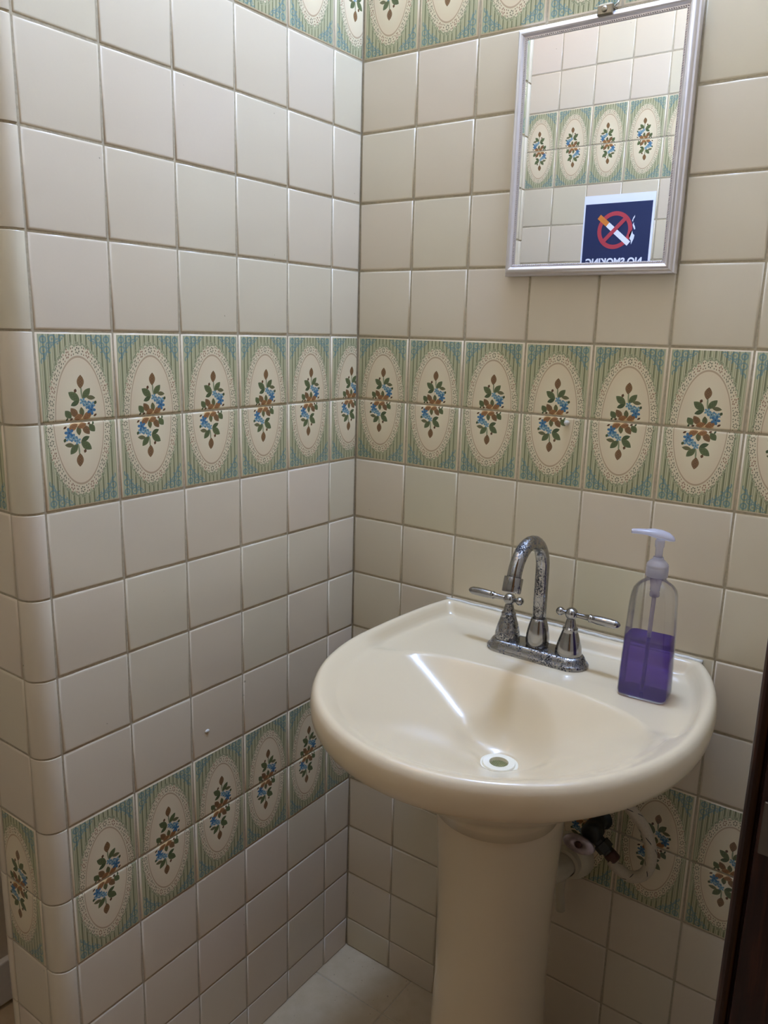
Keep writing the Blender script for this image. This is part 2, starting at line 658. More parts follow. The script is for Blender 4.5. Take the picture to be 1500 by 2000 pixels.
WALL_AX = {
    'left': Matrix(((0, 0, 1), (1, 0, 0), (0, 1, 0))),     # columns: local X, Y, Z in world
    'back': Matrix(((1, 0, 0), (0, 0, -1), (0, 1, 0))),
    'front': Matrix(((-1, 0, 0), (0, 0, 1), (0, 1, 0))),
}


def lay_tile(parent, ax, origin, w, h, decor=False, flip=False, u0=0.0, u1=1.0):
    me = tile_mesh(u0, u1, flip, decor)
    o = bpy.data.objects.new('decor_tile' if decor else 'tile', me)
    R = WALL_AX[ax].to_4x4()
    jit = Matrix.Rotation(random.gauss(0, 0.0022), 4, 'X') @ Matrix.Rotation(random.gauss(0, 0.0022), 4, 'Y')
    S = Matrix.Diagonal((w / (PITCH * (u1 - u0)), h / PITCH, 1, 1))
    o.matrix_world = Matrix.Translation(origin) @ R @ Matrix.Translation((w / 2, h / 2, random.uniform(-0.0004, 0.0003))) @ jit @ Matrix.Translation((-w / 2, -h / 2, 0)) @ S
    link(o, parent)
    return o


ROWS = [0.0, .066, .1774, .2867, .3971, .5059, .616, .7261, .835, .9439, 1.0542, 1.1636, 1.2738, 1.3856,
        1.4968, 1.6079, 1.7199, 1.83, 1.94, 2.05, 2.16, 2.27, 2.38, 2.49, 2.60, 2.71, 2.82, CEIL]
DECOR_ROWS = {4: True, 5: False, 10: True, 11: False, 16: True, 17: False}   # row index -> flipped

# ---- wall slabs (grout coloured)
G0 = 0.0015
Y_END = -0.65
X_FAR = -0.145
wall_back = structure(box('wall_back', -0.16, 0.99, G0, 0.12, -0.02, CEIL, M_GROUT), 'cream tiled wall behind the sink with floral tile bands')
bm = bmesh.new()
add_box(bm, X_FAR + G0, -G0, -0.627, 0.0, 0.0, CEIL)
add_box(bm, X_FAR + 0.022, -0.0235, Y_END + G0, -0.627, 0.0, CEIL)
for cx_, r_, sg_ in ((-0.022, 0.0204, 1), (X_FAR + 0.016, 0.0144, -1)):
    cy_ = Y_END + (0.022 if sg_ > 0 else 0.016)
    pl = [(cx_ + sg_ * r_ * math.cos(a), cy_ - r_ * math.sin(a)) for a in [PI / 2 * i / 8 for i in range(9)]]
    pl += [(cx_ - sg_ * 0.02, cy_ - r_), (cx_ - sg_ * 0.02, -0.61), (cx_ + sg_ * r_, -0.61)]
    add_extrude(bm, pl, 0.0, CEIL)
wall_left = structure(bm_obj('wall_left', bm, M_GROUT), 'short cream tiled partition wall with rounded end tiles')
wall_front = structure(box('wall_front', -0.43, 0.99, -1.42, -1.30 - G0, -0.02, CEIL, M_GROUT), 'tiled wall seen in the mirror')

# ---- back wall tiles
cb = [0.0, .1101, .2191, .3295, .44, .5503, .6612, .77, .815]
for k in range(len(ROWS) - 1):
    for c in range(len(cb) - 1):
        z0, z1 = ROWS[k], ROWS[k + 1]
        w = cb[c + 1] - cb[c]
        u1 = min(1.0, w / 0.11) if w < 0.1 else 1.0
        lay_tile(wall_back, 'back', (cb[c], 0, z0), w, z1 - z0, k in DECOR_ROWS, DECOR_ROWS.get(k, False), 0.0, u1)

# ---- left wall tiles: columns counted from the corner outwards
cl = [0.0, .0747, .1834, .2921, .4022, .5115, .6201]
for k in range(len(ROWS) - 1):
    for c in range(len(cl) - 1):
        z0, z1 = ROWS[k], ROWS[k + 1]
        w = cl[c + 1] - cl[c]
        u1 = 0.68 if c == 0 else 1.0
        fl = DECOR_ROWS.get(k, False)
        lay_tile(wall_left, 'left', (0, -cl[c + 1], z0), w, z1 - z0, k in DECOR_ROWS, fl, 0.0, u1)

# ---- end face of the partition: cut tiles between two rounded corner strips
XA, XB = -0.030, -0.118
for k in range(len(ROWS) - 1):
    z0, z1 = ROWS[k], ROWS[k + 1]
    lay_tile(wall_left, 'back', (XB, Y_END, z0), XA - XB, z1 - z0, k in DECOR_ROWS, DECOR_ROWS.get(k, False), 0.2, 1.0)


def corner_profile(sgn):
    """plan outline of a rounded corner tile; sgn=1: room side, -1: far side"""
    r = 0.022
    pts = []
    g = 0.0012
    if sgn > 0:
        pts.append((-0.006, -0.6201 - g))
        pts.append((-0.0012, -0.6201 - g))
        pts.append((0.0, -0.6201 - g - 0.0015))
        for i in range(9):
            a = -i / 8 * PI / 2
            pts.append((-r + r * math.cos(a), Y_END + r + r * math.sin(a)))
        pts.append((XA + g + 0.0015, Y_END))
        pts.append((XA + g, Y_END + 0.0012))
        pts.append((XA + g, Y_END + 0.006))
        pts.append((-0.016, Y_END + 0.016))
    else:
        pts.append((XB - g, Y_END + 0.006))
        pts.append((XB - g, Y_END + 0.0012))
        pts.append((XB - g - 0.0015, Y_END))
        r = 0.016
        for i in range(9):
            a = -PI / 2 - i / 8 * PI / 2
            pts.append((X_FAR + r + r * math.cos(a), Y_END + r + r * math.sin(a)))
        pts.append((X_FAR, -0.6201))
        pts.append((X_FAR + 0.006, -0.6201))
        pts.append((X_FAR + 0.014, Y_END + 0.014))
    return pts


for sgn in (1, -1):
    prof = corner_profile(sgn)
    cxm = sum(p[0] for p in prof) / len(prof)
    cym = sum(p[1] for p in prof) / len(prof)
    bm = bmesh.new()
    g = 0.012
    rings = []
    for zz, sc in ((0.012, 0.95), (0.0145, 0.99), (0.020, 1.0), (0.980, 1.0), (0.9855, 0.99), (0.988, 0.95)):
        rings.append([(cxm + (x - cxm) * sc, cym + (y - cym) * sc, zz) for x, y in prof])
    add_loft(bm, rings)
    base = bm_obj('corner_tile', bm, M_TILE, wall_left, smooth=False)
    me = base.data
    for p in me.polygons:
        p.use_smooth = abs(p.normal.z) < 0.9
    for k in range(len(ROWS) - 1):
        o = base if k == 0 else link(bpy.data.objects.new('corner_tile', me), wall_left)
        o.location = (random.uniform(-.0004, .0003), random.uniform(-.0004, .0003), ROWS[k])
        o.scale = (1, 1, ROWS[k + 1] - ROWS[k])

# ---- tiled wall opposite (seen in the mirror)
DZ = 0.011
cf = [-0.43, -0.3576]
while cf[-1] + 0.11 < 0.80:
    cf.append(cf[-1] + 0.11)
cf.append(0.815)
for k in range(7, len(ROWS) - 1):
    for c in range(len(cf) - 1):
        z0, z1 = ROWS[k] + DZ, min(ROWS[k + 1] + DZ, CEIL)
        w = cf[c + 1] - cf[c]
        u1 = min(1.0, w / 0.11) if w < 0.1 else 1.0
        lay_tile(wall_front, 'front', (cf[c + 1], -1.30, z0), w, z1 - z0, k in DECOR_ROWS, DECOR_ROWS.get(k, False), 0.0, u1)

# ---- floor
floor = structure(box('floor', -0.56, 1.40, -1.42, 0.6, -0.06, -0.0015, M_GROUT), 'beige tiled floor')
fx = [-0.434, -0.234, -0.034, 0.166, 0.366, 0.566, 0.766, 0.966]
fy = [-1.297, -1.097, -0.897, -0.697, -0.497, -0.297, -0.097, 0.103, 0.303]
bm = bmesh.new()
add_box(bm, 0.001, 0.199, 0.001, 0.199, -0.008, 0.0, 0.0012, 1)
fme = None
for i in range(len(fx) - 1):
    for j in range(len(fy) - 1):
        if fme is None:
            o = bm_obj('floor_tile', bm, M_FLOOR, floor)
            fme = o.data
        else:
            o = link(bpy.data.objects.new('floor_tile', fme), floor)
        o.location = (fx[i], fy[j], random.uniform(-0.0003, 0.0))

ceiling = structure(box('ceiling', -0.56, 1.40, -1.42, 0.6, CEIL, CEIL + 0.06, M_WHITE_PAINT), 'white painted ceiling')

# ---- right wall with the doorway the picture is taken from, alcove walls
bm = bmesh.new()
add_box(bm, 0.815, 0.93, -0.57, 0.0, 0.0, CEIL)
add_box(bm, 0.815, 0.93, -1.30, -0.57, 2.08, CEIL)
wall_right = structure(bm_obj('wall_right', bm, M_FARTILE), 'tiled wall beside the sink with the dark wooden doorway')
wall_far = structure(box('wall_alcove', -0.55, -0.43, -1.42, 0.6, -0.02, CEIL, M_PALE_PAINT), 'pale painted wall beyond the tiled partition')
wall_end = structure(box('wall_alcove_end', -0.43, X_FAR, 0.40, 0.6, -0.02, CEIL, M_PALE_PAINT), 'pale painted wall closing the passage behind the partition')
bm = bmesh.new()
add_box(bm, -0.431, -0.416, -1.29, 0.399, 0.008, 0.098, 0.003, 2)
base_l = structure(bm_obj('baseboard_alcove', bm, M_WHITE_PAINT), 'white baseboard along the pale wall')

# ---- door frame (dark stained wood)
door = thing('door_1', 'dark stained wooden door frame with a metal strike plate beside the sink', 'door frame', (0.87, -0.60, 0))
del door['category']
structure(door)


def child_box(name, parent, x0, x1, y0, y1, z0, z1, mat, bev=0.0, seg=2):
    L = parent.location
    return box(name, x0 - L.x, x1 - L.x, y0 - L.y, y1 - L.y, z0 - L.z, z1 - L.z, mat, parent, bev, seg)


jp = [(0.8112, -0.571), (0.8112, -0.592)]
for i in range(7):
    a = PI - i / 6 * PI / 2 * 1.9
    jp.append((0.8157 + 0.0045 * math.cos(a), -0.5955 - 0.0045 * math.sin(a)))
jp += [(0.8215, -0.5955), (0.8225, -0.600), (0.875, -0.600), (0.875, -0.612), (0.905, -0.612), (0.905, -0.600), (0.945, -0.600), (0.945, -0.571)]
bm = bmesh.new()
add_extrude(bm, [(x - 0.87, y + 0.60) for x, y in jp], 0.001, 2.06)
bm_obj('jamb', bm, M_WOOD, door)
child_box('jamb', door, 0.8112, 0.945, -1.299, -1.262, 0.001, 2.06, M_WOOD, 0.003)
child_box('head_jamb', door, 0.8112, 0.945, -1.299, -0.571, 2.06, 2.079, M_WOOD, 0.003)
child_box('strike_plate', door, 0.8245, 0.850, -0.6016, -0.5995, 0.938, 0.978, M_PLATE, 0.0006, 1)

# ------------------------------------------------------------------ pedestal sink
SX, SW, SD, SYC, SWB, SN = 0.4475, 0.2581, 0.2916, -0.2225, 0.205, 2.008
ZR = 0.8303
CX, CY = 0.4575, -0.2605
DECK = 0.8095


def sink_outline(n=400):
    pts = []
    for i in range(n):
        th = PI * i / (n - 1)
        c, s = math.cos(th), math.sin(th)
        pts.append((SX + SW * math.copysign(abs(c) ** (2 / SN), c), SYC - SD * s ** (2 / SN)))
    left = []
    for sg in (-1, 1):
        wb = 0.238 if sg < 0 else 0.200
        seq = []
        for i in range(1, 81):
            u = i / 80
            if sg < 0:
                bx = SW * (1 - u) ** 3 + 3 * SW * u * (1 - u) ** 2 + 3 * (SW * .62 + wb * .38) * u * u * (1 - u) + wb * u ** 3
                by = SYC * (1 - u) ** 3 + 3 * SYC * .55 * u * (1 - u) ** 2 + 3 * SYC * .2 * u * u * (1 - u)
            else:
                bx = SW * (1 - u) ** 3 + 3 * SW * u * (1 - u) ** 2 + 3 * (SW * .55 + wb * .45) * u * u * (1 - u) + wb * u ** 3
                by = SYC * (1 - u) ** 3 + 3 * SYC * .55 * u * (1 - u) ** 2 + 3 * SYC * .2 * u * u * (1 - u)
            seq.append((SX + sg * bx, by))
        if sg < 0:
            pts += seq
            xl = seq[-1][0]
        else:
            left = seq[::-1]
            xr = left[0][0]
    for i in range(1, 60):
        pts.append((xl + (xr - xl) * i / 60, 0.0))
    pts += left
    return pts


OUT = sink_outline()


def ray_R(ang):
    dx, dy = math.cos(ang), math.sin(ang)
    best = None
    n = len(OUT)
    for i in range(n):
        x1, y1 = OUT[i][0] - CX, OUT[i][1] - CY
        x2, y2 = OUT[(i + 1) % n][0] - CX, OUT[(i + 1) % n][1] - CY
        ex, ey = x2 - x1, y2 - y1
        den = dx * ey - dy * ex
        if abs(den) < 1e-12:
            continue
        t = (x1 * ey - y1 * ex) / den
        s = (x1 * dy - y1 * dx) / den
        if t > 0 and -1e-6 <= s <= 1 + 1e-6:
            best = t if best is None else min(best, t)
    return best


def sstep(a, b, x):
    t = max(0.0, min(1.0, (x - a) / (b - a)))
    return t * t * (3 - 2 * t)


NA = 256
angs = [2 * PI * i / NA for i in range(NA)]
Rv = [ray_R(a) for a in angs]
R0 = 0.024
ZD = 0.7145


def back_edge_y(x):
    """y of the bowl's back edge: a flattened arc; None beyond its ends"""
    q = abs(x - 0.442) / 0.2265
    if q >= 1:
        return None
    return -0.240 + 0.074 * (1 - q ** 2.3) ** (1 / 2.3)


def bowl_edge_R(a, rmax):
    lo = 0.0
    for k in range(1, 201):
        r = rmax * k / 200
        yb = back_edge_y(CX + r * math.cos(a))
        if yb is not None and CY + r * math.sin(a) > yb:
            return r
    return rmax


rings = []          # each: list of NA points


def ring(f):
    rings.append([f(i, angs[i]) for i in range(NA)])


def polar(i, a, r, z):
    return (CX + r * math.cos(a), min(CY + r * math.sin(a), -0.0008), z)


NB = 34
inner_R, edge_R, backw = [], [], []
for i, a in enumerate(angs):
    s = math.sin(a)
    back = sstep(-0.02, 0.16, s)
    rimw = 0.034 + 0.006 * sstep(0.3, 0.9, s)
    Ri = Rv[i] - rimw
    Rb = bowl_edge_R(a, Ri - 0.004) if s > 0 else Ri - 0.004
    inner_R.append(Ri)
    edge_R.append(Rb)
    backw.append(back)
ZIN = 0.8200
edge_R = [0.25 * edge_R[i - 1] + 0.5 * edge_R[i] + 0.25 * edge_R[(i + 1) % NA] for i in range(NA)]
R_RIGHT, R_LEFT = inner_R[0], inner_R[NA // 2]


def bowl_z(i, a, r):
    c, s_ = math.cos(a), math.sin(a)
    x, y = CX + r * c, CY + r * s_
    if s_ <= 0:
        t = (r - R0) / (inner_R[i] - 0.004 - R0)
    else:
        t = max(0.0, abs(r * c) - R0 * abs(c)) / ((R_RIGHT if c > 0 else R_LEFT) - 0.004 - R0)
    zf = ZD + (ZIN - 0.0018 - ZD) * t
    yb = back_edge_y(x)
    if yb is not None:
        db = max(0.0, yb - y)
        zb = DECK - 1.32 * (math.sqrt(db * db + 0.010 ** 2) - 0.010)
        k = 0.026
        z = 0.5 * (zf + zb + math.sqrt((zf - zb) ** 2 + k * k))
    else:
        z = zf
    bw = sstep(0.02, 0.25, s_)
    zend = DECK * bw + (ZIN - 0.0018) * (1 - bw)
    z = min(z, zend)
    return ZD + (z - ZD) * (1 - (1 - sstep(R0 - 0.010, 0.078, r)) * sstep(-0.6, 0.2, s_)) if r > R0 + 1e-6 else ZD


for q in range(NB + 1):
    t = q / NB
    ring(lambda i, a, t=t: polar(i, a, R0 + (edge_R[i] - R0) * t, bowl_z(i, a, R0 + (edge_R[i] - R0) * t)))
# deck between the bowl edge and the raised rim
for t in (0.06, 0.15, 0.3, 0.5, 0.7, 0.85, 0.95, 1.0):
    def f(i, a, t=t):
        bw = sstep(0.02, 0.25, math.sin(a))
        r = edge_R[i] + (inner_R[i] - edge_R[i]) * t 
        z = DECK * bw + (ZIN - 0.0018 * (1 - t)) * (1 - bw)
        return polar(i, a, r, z)
    ring(f)
# raised rim
for t, dz in ((0.12, 0.02), (0.25, 0.10), (0.4, 0.30), (0.55, 0.60), (0.7, 0.85), (0.85, 0.97), (1.0, 1.0)):
    def f(i, a, t=t, dz=dz):
        bw = sstep(0.02, 0.25, math.sin(a))
        r1 = Rv[i] - 0.0115
        r0 = inner_R[i]
        zb = DECK * bw + ZIN * (1 - bw)
        dz = dz * bw + (0.5 * math.sin(t * PI / 2) + 0.5 * t) * (1 - bw)
        return polar(i, a, r0 + (r1 - r0) * t, zb + (ZR - zb) * dz)
    ring(f)
for off, z in ((0.0075, ZR - 0.0012), (0.0040, ZR - 0.0045), (0.0014, ZR - 0.011), (0.0, ZR - 0.022), (0.0012, ZR - 0.034),
               (0.006, ZR - 0.044), (0.014, ZR - 0.0505), (0.026, ZR - 0.0555)):
    ring(lambda i, a, off=off, z=z: polar(i, a, Rv[i] - off, z))
for sc, z in ((0.80, 0.757), (0.66, 0.728), (0.52, 0.694), (0.42, 0.668), (0.36, 0.652)):
    def f(i, a, sc=sc, z=z):
        r = Rv[i] * sc
        if sc < 0.6:
            k = (0.6 - sc) / 0.24
            r = r * (1 - k) + 0.085 * k
        return polar(i, a, r, z)
    ring(f)
sink = thing('pedestal_sink', 'bone coloured porcelain pedestal sink under the framed mirror', 'sink', (SX, -0.235, 0))


def local(rs, o):
    L = o.location
    return [[(p[0] - L.x, p[1] - L.y, p[2] - L.z) for p in r] for r in rs]


bm = bmesh.new()
add_loft(bm, local(rings, sink), cap0=False, cap1=True)
bm_obj('basin', bm, M_PORC, sink, smooth=True, recalc=False)

# pedestal
PX, PY = 0.4475, -0.222
rings = []
for z, hw, hd in ((0.001, 0.118, 0.125), (0.022, 0.118, 0.125), (0.035, 0.114, 0.121), (0.06, 0.105, 0.112), (0.11, 0.094, 0.101), (0.18, 0.086, 0.094),
                  (0.26, 0.0805, 0.089), (0.36, 0.0775, 0.086), (0.46, 0.078, 0.087), (0.56, 0.082, 0.091), (0.62, 0.0858, 0.095), (0.668, 0.0885, 0.098)):
    r = []
    for i in range(48):
        a = 2 * PI * i / 48
        c, s = math.cos(a), math.sin(a)
        n = 2.35
        k = (abs(c) ** n / hw ** n + abs(s) ** n / hd ** n) ** (-1 / n)
        y = s * k
        if y > 0.045:
            y = 0.045 + (y - 0.045) * 0.25
        r.append((PX + c * k, PY + y, z))
    rings.append(r)
bm = bmesh.new()
add_loft(bm, local(rings, sink))
bm_obj('pedestal', bm, M_PORC, sink, smooth=True)

# drain
bm = bmesh.new()
o3 = (CX - SX, CY + 0.235, ZD)
add_lathe(bm, o3, (0, 0, 1), [(0.0, -0.012), (0.0125, -0.012), (0.0125, -0.001), (0.0130, 0.0035), (0.0215, 0.0035), (0.0222, 0.0026), (0.0226, 0.0008),
                              (0.0258, 0.0014), (0.0268, 0.0006), (0.0270, -0.002)], 40, True, False)
dr = bm_obj('drain', bm, M_DRAIN, sink, smooth=True)
md = dr.modifiers.new('edge', 'EDGE_SPLIT')
md.split_angle = math.radians(40)
bm = bmesh.new()
add_lathe(bm, o3, (0, 0, 1), [(0.0, -0.0045), (0.0124, -0.0045)], 24, False, False)
for k in range(-5, 6):
    x = k * 0.0021
    h = math.sqrt(max(0, 0.0122 ** 2 - x * x))
    add_box(bm, o3[0] + x - 0.0006, o3[0] + x + 0.0006, o3[1] - h, o3[1] + h, ZD - 0.003, ZD - 0.0008)
    add_box(bm, o3[0] - h, o3[0] + h, o3[1] + x - 0.0004, o3[1] + x + 0.0004, ZD - 0.0032, ZD - 0.0014)
gr = bm_obj('grate', bm, M_GRATE, dr)

# caulk bead between basin and wall
bm = bmesh.new()
pts = []
for i in range(41):
    x = SX - 0.236 + 0.434 * i / 40
    pts.append((x - SX, -0.0035 + 0.235 + random.uniform(-.0006, .0006), ZR - 0.0012 + random.uniform(-.0008, .0008)))
add_tube(bm, pts, 0.0030, 8)
bm_obj('caulk_bead', bm, M_CAULK, sink, smooth=True)

# ------------------------------------------------------------------ faucet
FXC, FYC, FZ = 0.4275, -0.095, DECK - 0.0003
fau = thing('faucet', 'worn chrome two handle gooseneck faucet on the sink deck', 'faucet', (FXC, FYC, FZ))


def stadium(hl, r, n=14):
    p = []
    for i in range(n + 1):
        a = -PI / 2 + PI * i / n
        p.append((hl + r * math.cos(a), r * math.sin(a)))
    for i in range(n + 1):
        a = PI / 2 + PI * i / n
        p.append((-hl + r * math.cos(a), r * math.sin(a)))
    return p


bm = bmesh.new()
rs = []
for z, hl, r in ((0.0, 0.0535, 0.0268), (0.004, 0.0540, 0.0272), (0.0065, 0.0530, 0.0262), (0.0075, 0.0522, 0.0250), (0.012, 0.0516, 0.0240), (0.0155, 0.0508, 0.0225),
                 (0.0175, 0.050, 0.0205), (0.018, 0.049, 0.019)):
    rs.append([(x, y, z) for x, y in stadium(hl, r)])
add_loft(bm, rs)
bm_obj('base_plate', bm, M_CHROME, fau, smooth=True).modifiers.new('edge', 'EDGE_SPLIT').split_angle = math.radians(50)
PT = 0.0178
# spout
bm = bmesh.new()
add_lathe(bm, (0, 0, PT), (0, 0, 1), [(0.0155, -0.001), (0.0172, 0.003), (0.0178, 0.009), (0.0172, 0.018), (0.0150, 0.030), (0.0122, 0.040), (0.0112, 0.043), (0.0100, 0.0435)], 32)
col_ = bm_obj('spout_collar', bm, M_CHROME2, fau, smooth=True)
path = [(0, 0, PT + 0.040), (0, 0, 0.080), (0, 0, 0.110), (0, 0, 0.132)]
for i in range(1, 17):
    a = PI * i / 16 * 0.91
    r = 0.0475
    path.append((0, -r + r * math.cos(a), 0.138 + r * math.sin(a) * 1.04))
last = path[-1]
path.append((0, last[1] - 0.0022, last[2] - 0.0075))
bm = bmesh.new()
add_tube(bm, path, 0.0101, 24)
sp = bm_obj('spout', bm, M_CHROME, fau, smooth=True)
tip = Vector(path[-1])
dirv = (Vector(path[-1]) - Vector(path[-2])).normalized()
bm = bmesh.new()
add_lathe(bm, tip - dirv * 0.004, dirv, [(0.0095, 0.0), (0.0130, 0.0004), (0.0133, 0.0015), (0.0133, 0.0205), (0.0124, 0.022), (0.0105, 0.022), (0.0105, 0.017), (0.0, 0.017)], 28)
bm_obj('aerator', bm, M_CHROME2, sp, smooth=True).modifiers.new('edge', 'EDGE_SPLIT').split_angle = math.radians(45)
for sg, rot in ((-1, 0.06), (1, -0.03)):
    hx = sg * 0.0502
    bm = bmesh.new()
    add_lathe(bm, (hx, 0, PT), (0, 0, 1),
              [(0.0190, -0.001), (0.0196, 0.001), (0.0194, 0.006), (0.0178, 0.014), (0.0150, 0.024), (0.0122, 0.033), (0.0108, 0.038), (0.0112, 0.0388),
               (0.0112, 0.0402), (0.0086, 0.0412), (0.0080, 0.046), (0.0068, 0.0515), (0.0060, 0.054), (0.0052, 0.056)], 32)
    zb = PT + 0.062
    h = bm_obj('handle', bm, M_CHROME if sg < 0 else M_CHROME2, fau, smooth=True)
    bm = bmesh.new()
    pr = [(0.0095 * math.sin(PI * i / 14), -0.0095 * math.cos(PI * i / 14)) for i in range(15)]
    add_lathe(bm, (hx, 0, zb), (0, 0, 1), pr, 24)
    bm_obj('hub_ball', bm, M_CHROME2, h, smooth=True)
    dv = Vector((sg * math.cos(rot), math.sin(rot), -0.02 if sg < 0 else 0.0))
    bm = bmesh.new()
    add_lathe(bm, (hx, 0, zb), dv, [(0.0034, 0.004), (0.0036, 0.012), (0.0040, 0.020), (0.0048, 0.0275), (0.0062, 0.0285), (0.0062, 0.0305), (0.0050, 0.0312), (0.0060, 0.0335),
                                    (0.0066, 0.040), (0.0068, 0.050), (0.0067, 0.060), (0.0062, 0.0632), (0.0063, 0.0645), (0.0060, 0.067), (0.0044, 0.0710), (0.0020, 0.0735), (0.0, 0.074)], 24)
    bm_obj('lever', bm, M_CHROME2, h, smooth=True)
    bm = bmesh.new()
    c = Vector((hx, 0, zb)) - dv.normalized() * 0.0175
    pr = [(0.0036, 0.012), (0.0036, 0.004)]
    add_lathe(bm, c, dv, [(0.0065 * math.sin(PI * i / 12), -0.0065 * math.cos(PI * i / 12)) for i in range(10)] + [(0.0030, 0.0065), (0.0030, 0.012)], 20)
    bm_obj('knob', bm, M_CHROME2, h, smooth=True)

# ------------------------------------------------------------------ soap bottle
bot = thing('soap_bottle', 'clear pump bottle half full of purple soap on the sink deck', 'soap bottle', (0.6005, -0.1215, DECK + 0.0004))
bot.rotation_euler = (0, 0, math.radians(4))


def rrect(hx, hy, r, z, n=6):
    p = []
    for cx, cy, a0 in ((hx - r, hy - r, 0), (-hx + r, hy - r, PI / 2), (-hx + r, -hy + r, PI), (hx - r, -hy + r, 1.5 * PI)):
        for i in range(n + 1):
            a = a0 + PI / 2 * i / n
            p.append((cx + r * math.cos(a), cy + r * math.sin(a), z))
    return p


BOT = [(0.0, 0.0300, 0.0215, 0.008), (0.002, 0.0322, 0.0236, 0.010), (0.006, 0.0330, 0.0244, 0.010), (0.04, 0.0322, 0.0240, 0.010), (0.09, 0.0306, 0.0232, 0.010),
       (0.130, 0.0290, 0.0225, 0.011), (0.144, 0.0280, 0.0217, 0.012), (0.151, 0.0264, 0.0205, 0.013), (0.156, 0.0232, 0.0186, 0.0135), (0.160, 0.0188, 0.0160, 0.0138), (0.163, 0.0148, 0.0140, 0.0134),
       (0.166, 0.0130, 0.0130, 0.01295), (0.170, 0.0125, 0.0125, 0.01245), (0.178, 0.0125, 0.0125, 0.01245)]
bm = bmesh.new()
outer = [rrect(hx, hy, r, z) for z, hx, hy, r in BOT]
inner = [rrect(hx - 0.0011, hy - 0.0011, max(0.004, r - 0.0011), max(z, 0.0012)) for z, hx, hy, r in BOT[1:]]
add_loft(bm, outer, True, False)
add_loft(bm, inner[::-1], False, True)
bm_obj('bottle_body', bm, M_CLEAR, bot, smooth=True).modifiers.new('edge', 'EDGE_SPLIT').split_angle = math.radians(60)
LIQ = 0.083
bm = bmesh.new()
rs = []
for z, hx, hy, r in BOT[1:]:
    if z >= LIQ:
        break
    rs.append(rrect(hx - 0.0013, hy - 0.0013, r - 0.0013, max(z, 0.0030)))
hx, hy = 0.0309 - 0.0013, 0.0234 - 0.0013
rs.append(rrect(hx, hy, 0.009, LIQ))
rs.append(rrect(hx - 0.002, hy - 0.002, 0.008, LIQ - 0.0006))
add_loft(bm, rs)
bm_obj('purple_liquid', bm, M_LIQUID, bot, smooth=True).modifiers.new('edge', 'EDGE_SPLIT').split_angle = math.radians(50)
# pump
bm = bmesh.new()
add_lathe(bm, (0, 0, 0.168), (0, 0, 1), [(0.0128, 0.0), (0.0144, 0.0008), (0.0144, 0.012), (0.0139, 0.013), (0.0144, 0.0145), (0.0136, 0.0175), (0.0100, 0.0215), (0.0072, 0.0235), (0.0066, 0.0265), (0.0, 0.0265)], 32)
pump = bm_obj('pump_collar', bm, M_PUMP, bot, smooth=True)
bm = bmesh.new()
add_lathe(bm, (0, 0, 0.190), (0, 0, 1), [(0.0048, 0.0), (0.0048, 0.016), (0.0060, 0.019), (0.0062, 0.026), (0.0050, 0.0285), (0.0, 0.0285)], 24)
bm_obj('pump_stem', bm, M_PUMP, bot, smooth=True)
bm = bmesh.new()
rs = []
dN = Vector((-0.93, -0.36, 0)).normalized()
dS = Vector((-dN.y, dN.x, 0))
for t, hw, hh, zc in ((-0.0185, 0.002, 0.0010, 0.2185), (-0.0168, 0.0065, 0.0036, 0.2195), (-0.011, 0.0108, 0.0062, 0.2215), (-0.002, 0.0116, 0.0074, 0.2235), (0.009, 0.0096, 0.0066, 0.2256),
                       (0.018, 0.0068, 0.0046, 0.2266), (0.028, 0.0050, 0.0040, 0.2270), (0.0365, 0.0042, 0.0036, 0.2268), (0.0370, 0.0036, 0.0031, 0.2266)):
    c = dN * t + Vector((0, 0, zc))
    rs.append([c + dS * hw * math.cos(2 * PI * i / 20) + Vector((0, 0, hh * math.sin(2 * PI * i / 20) * (1 if math.sin(2 * PI * i / 20) > 0 else 0.7))) for i in range(20)])
add_loft(bm, rs)
bm_obj('pump_head', bm, M_PUMP, bot, smooth=True)
bm = bmesh.new()
add_lathe(bm, (0, 0, 0.140), (0, 0, 1), [(0.0055, 0.0), (0.0065, 0.001), (0.0065, 0.006), (0.0055, 0.007), (0.0065, 0.009), (0.0065, 0.015), (0.0072, 0.017), (0.0080, 0.028)], 20)
bm_obj('pump_chamber', bm, M_TUBE, bot, smooth=True)
bm = bmesh.new()
add_tube(bm, spline([(0, 0, 0.142), (-0.001, 0, 0.10), (-0.002, 0, 0.05), (-0.004, 0.002, 0.006)], 5), 0.0029, 12)
bm_obj('dip_tube', bm, M_TUBE, bot, smooth=True)

# ------------------------------------------------------------------ mirror
MX0, MX1, MZ0, MZ1 = 0.2930, 0.5505, 1.3712, 1.7130
mcx = (MX0 + MX1) / 2
mir = thing('framed_mirror', 'small rectangular mirror in a beaded silver frame above the sink', 'mirror', (mcx, -0.0005, MZ0))
FW = 0.0165
mir.rotation_euler = (0, 0, -0.0058)
mir.location.y = -0.0013


def frame_loft(bm, prof, x0, x1, z0, z1):
    """prof: (inset from the outer edge, depth y)"""
    rs = []
    for ins, y in prof:
        rs.append([(x0 + ins, y, z0 + ins), (x1 - ins, y, z0 + ins), (x1 - ins, y, z1 - ins), (x0 + ins, y, z1 - ins)])
    add_loft(bm, rs, False, False)


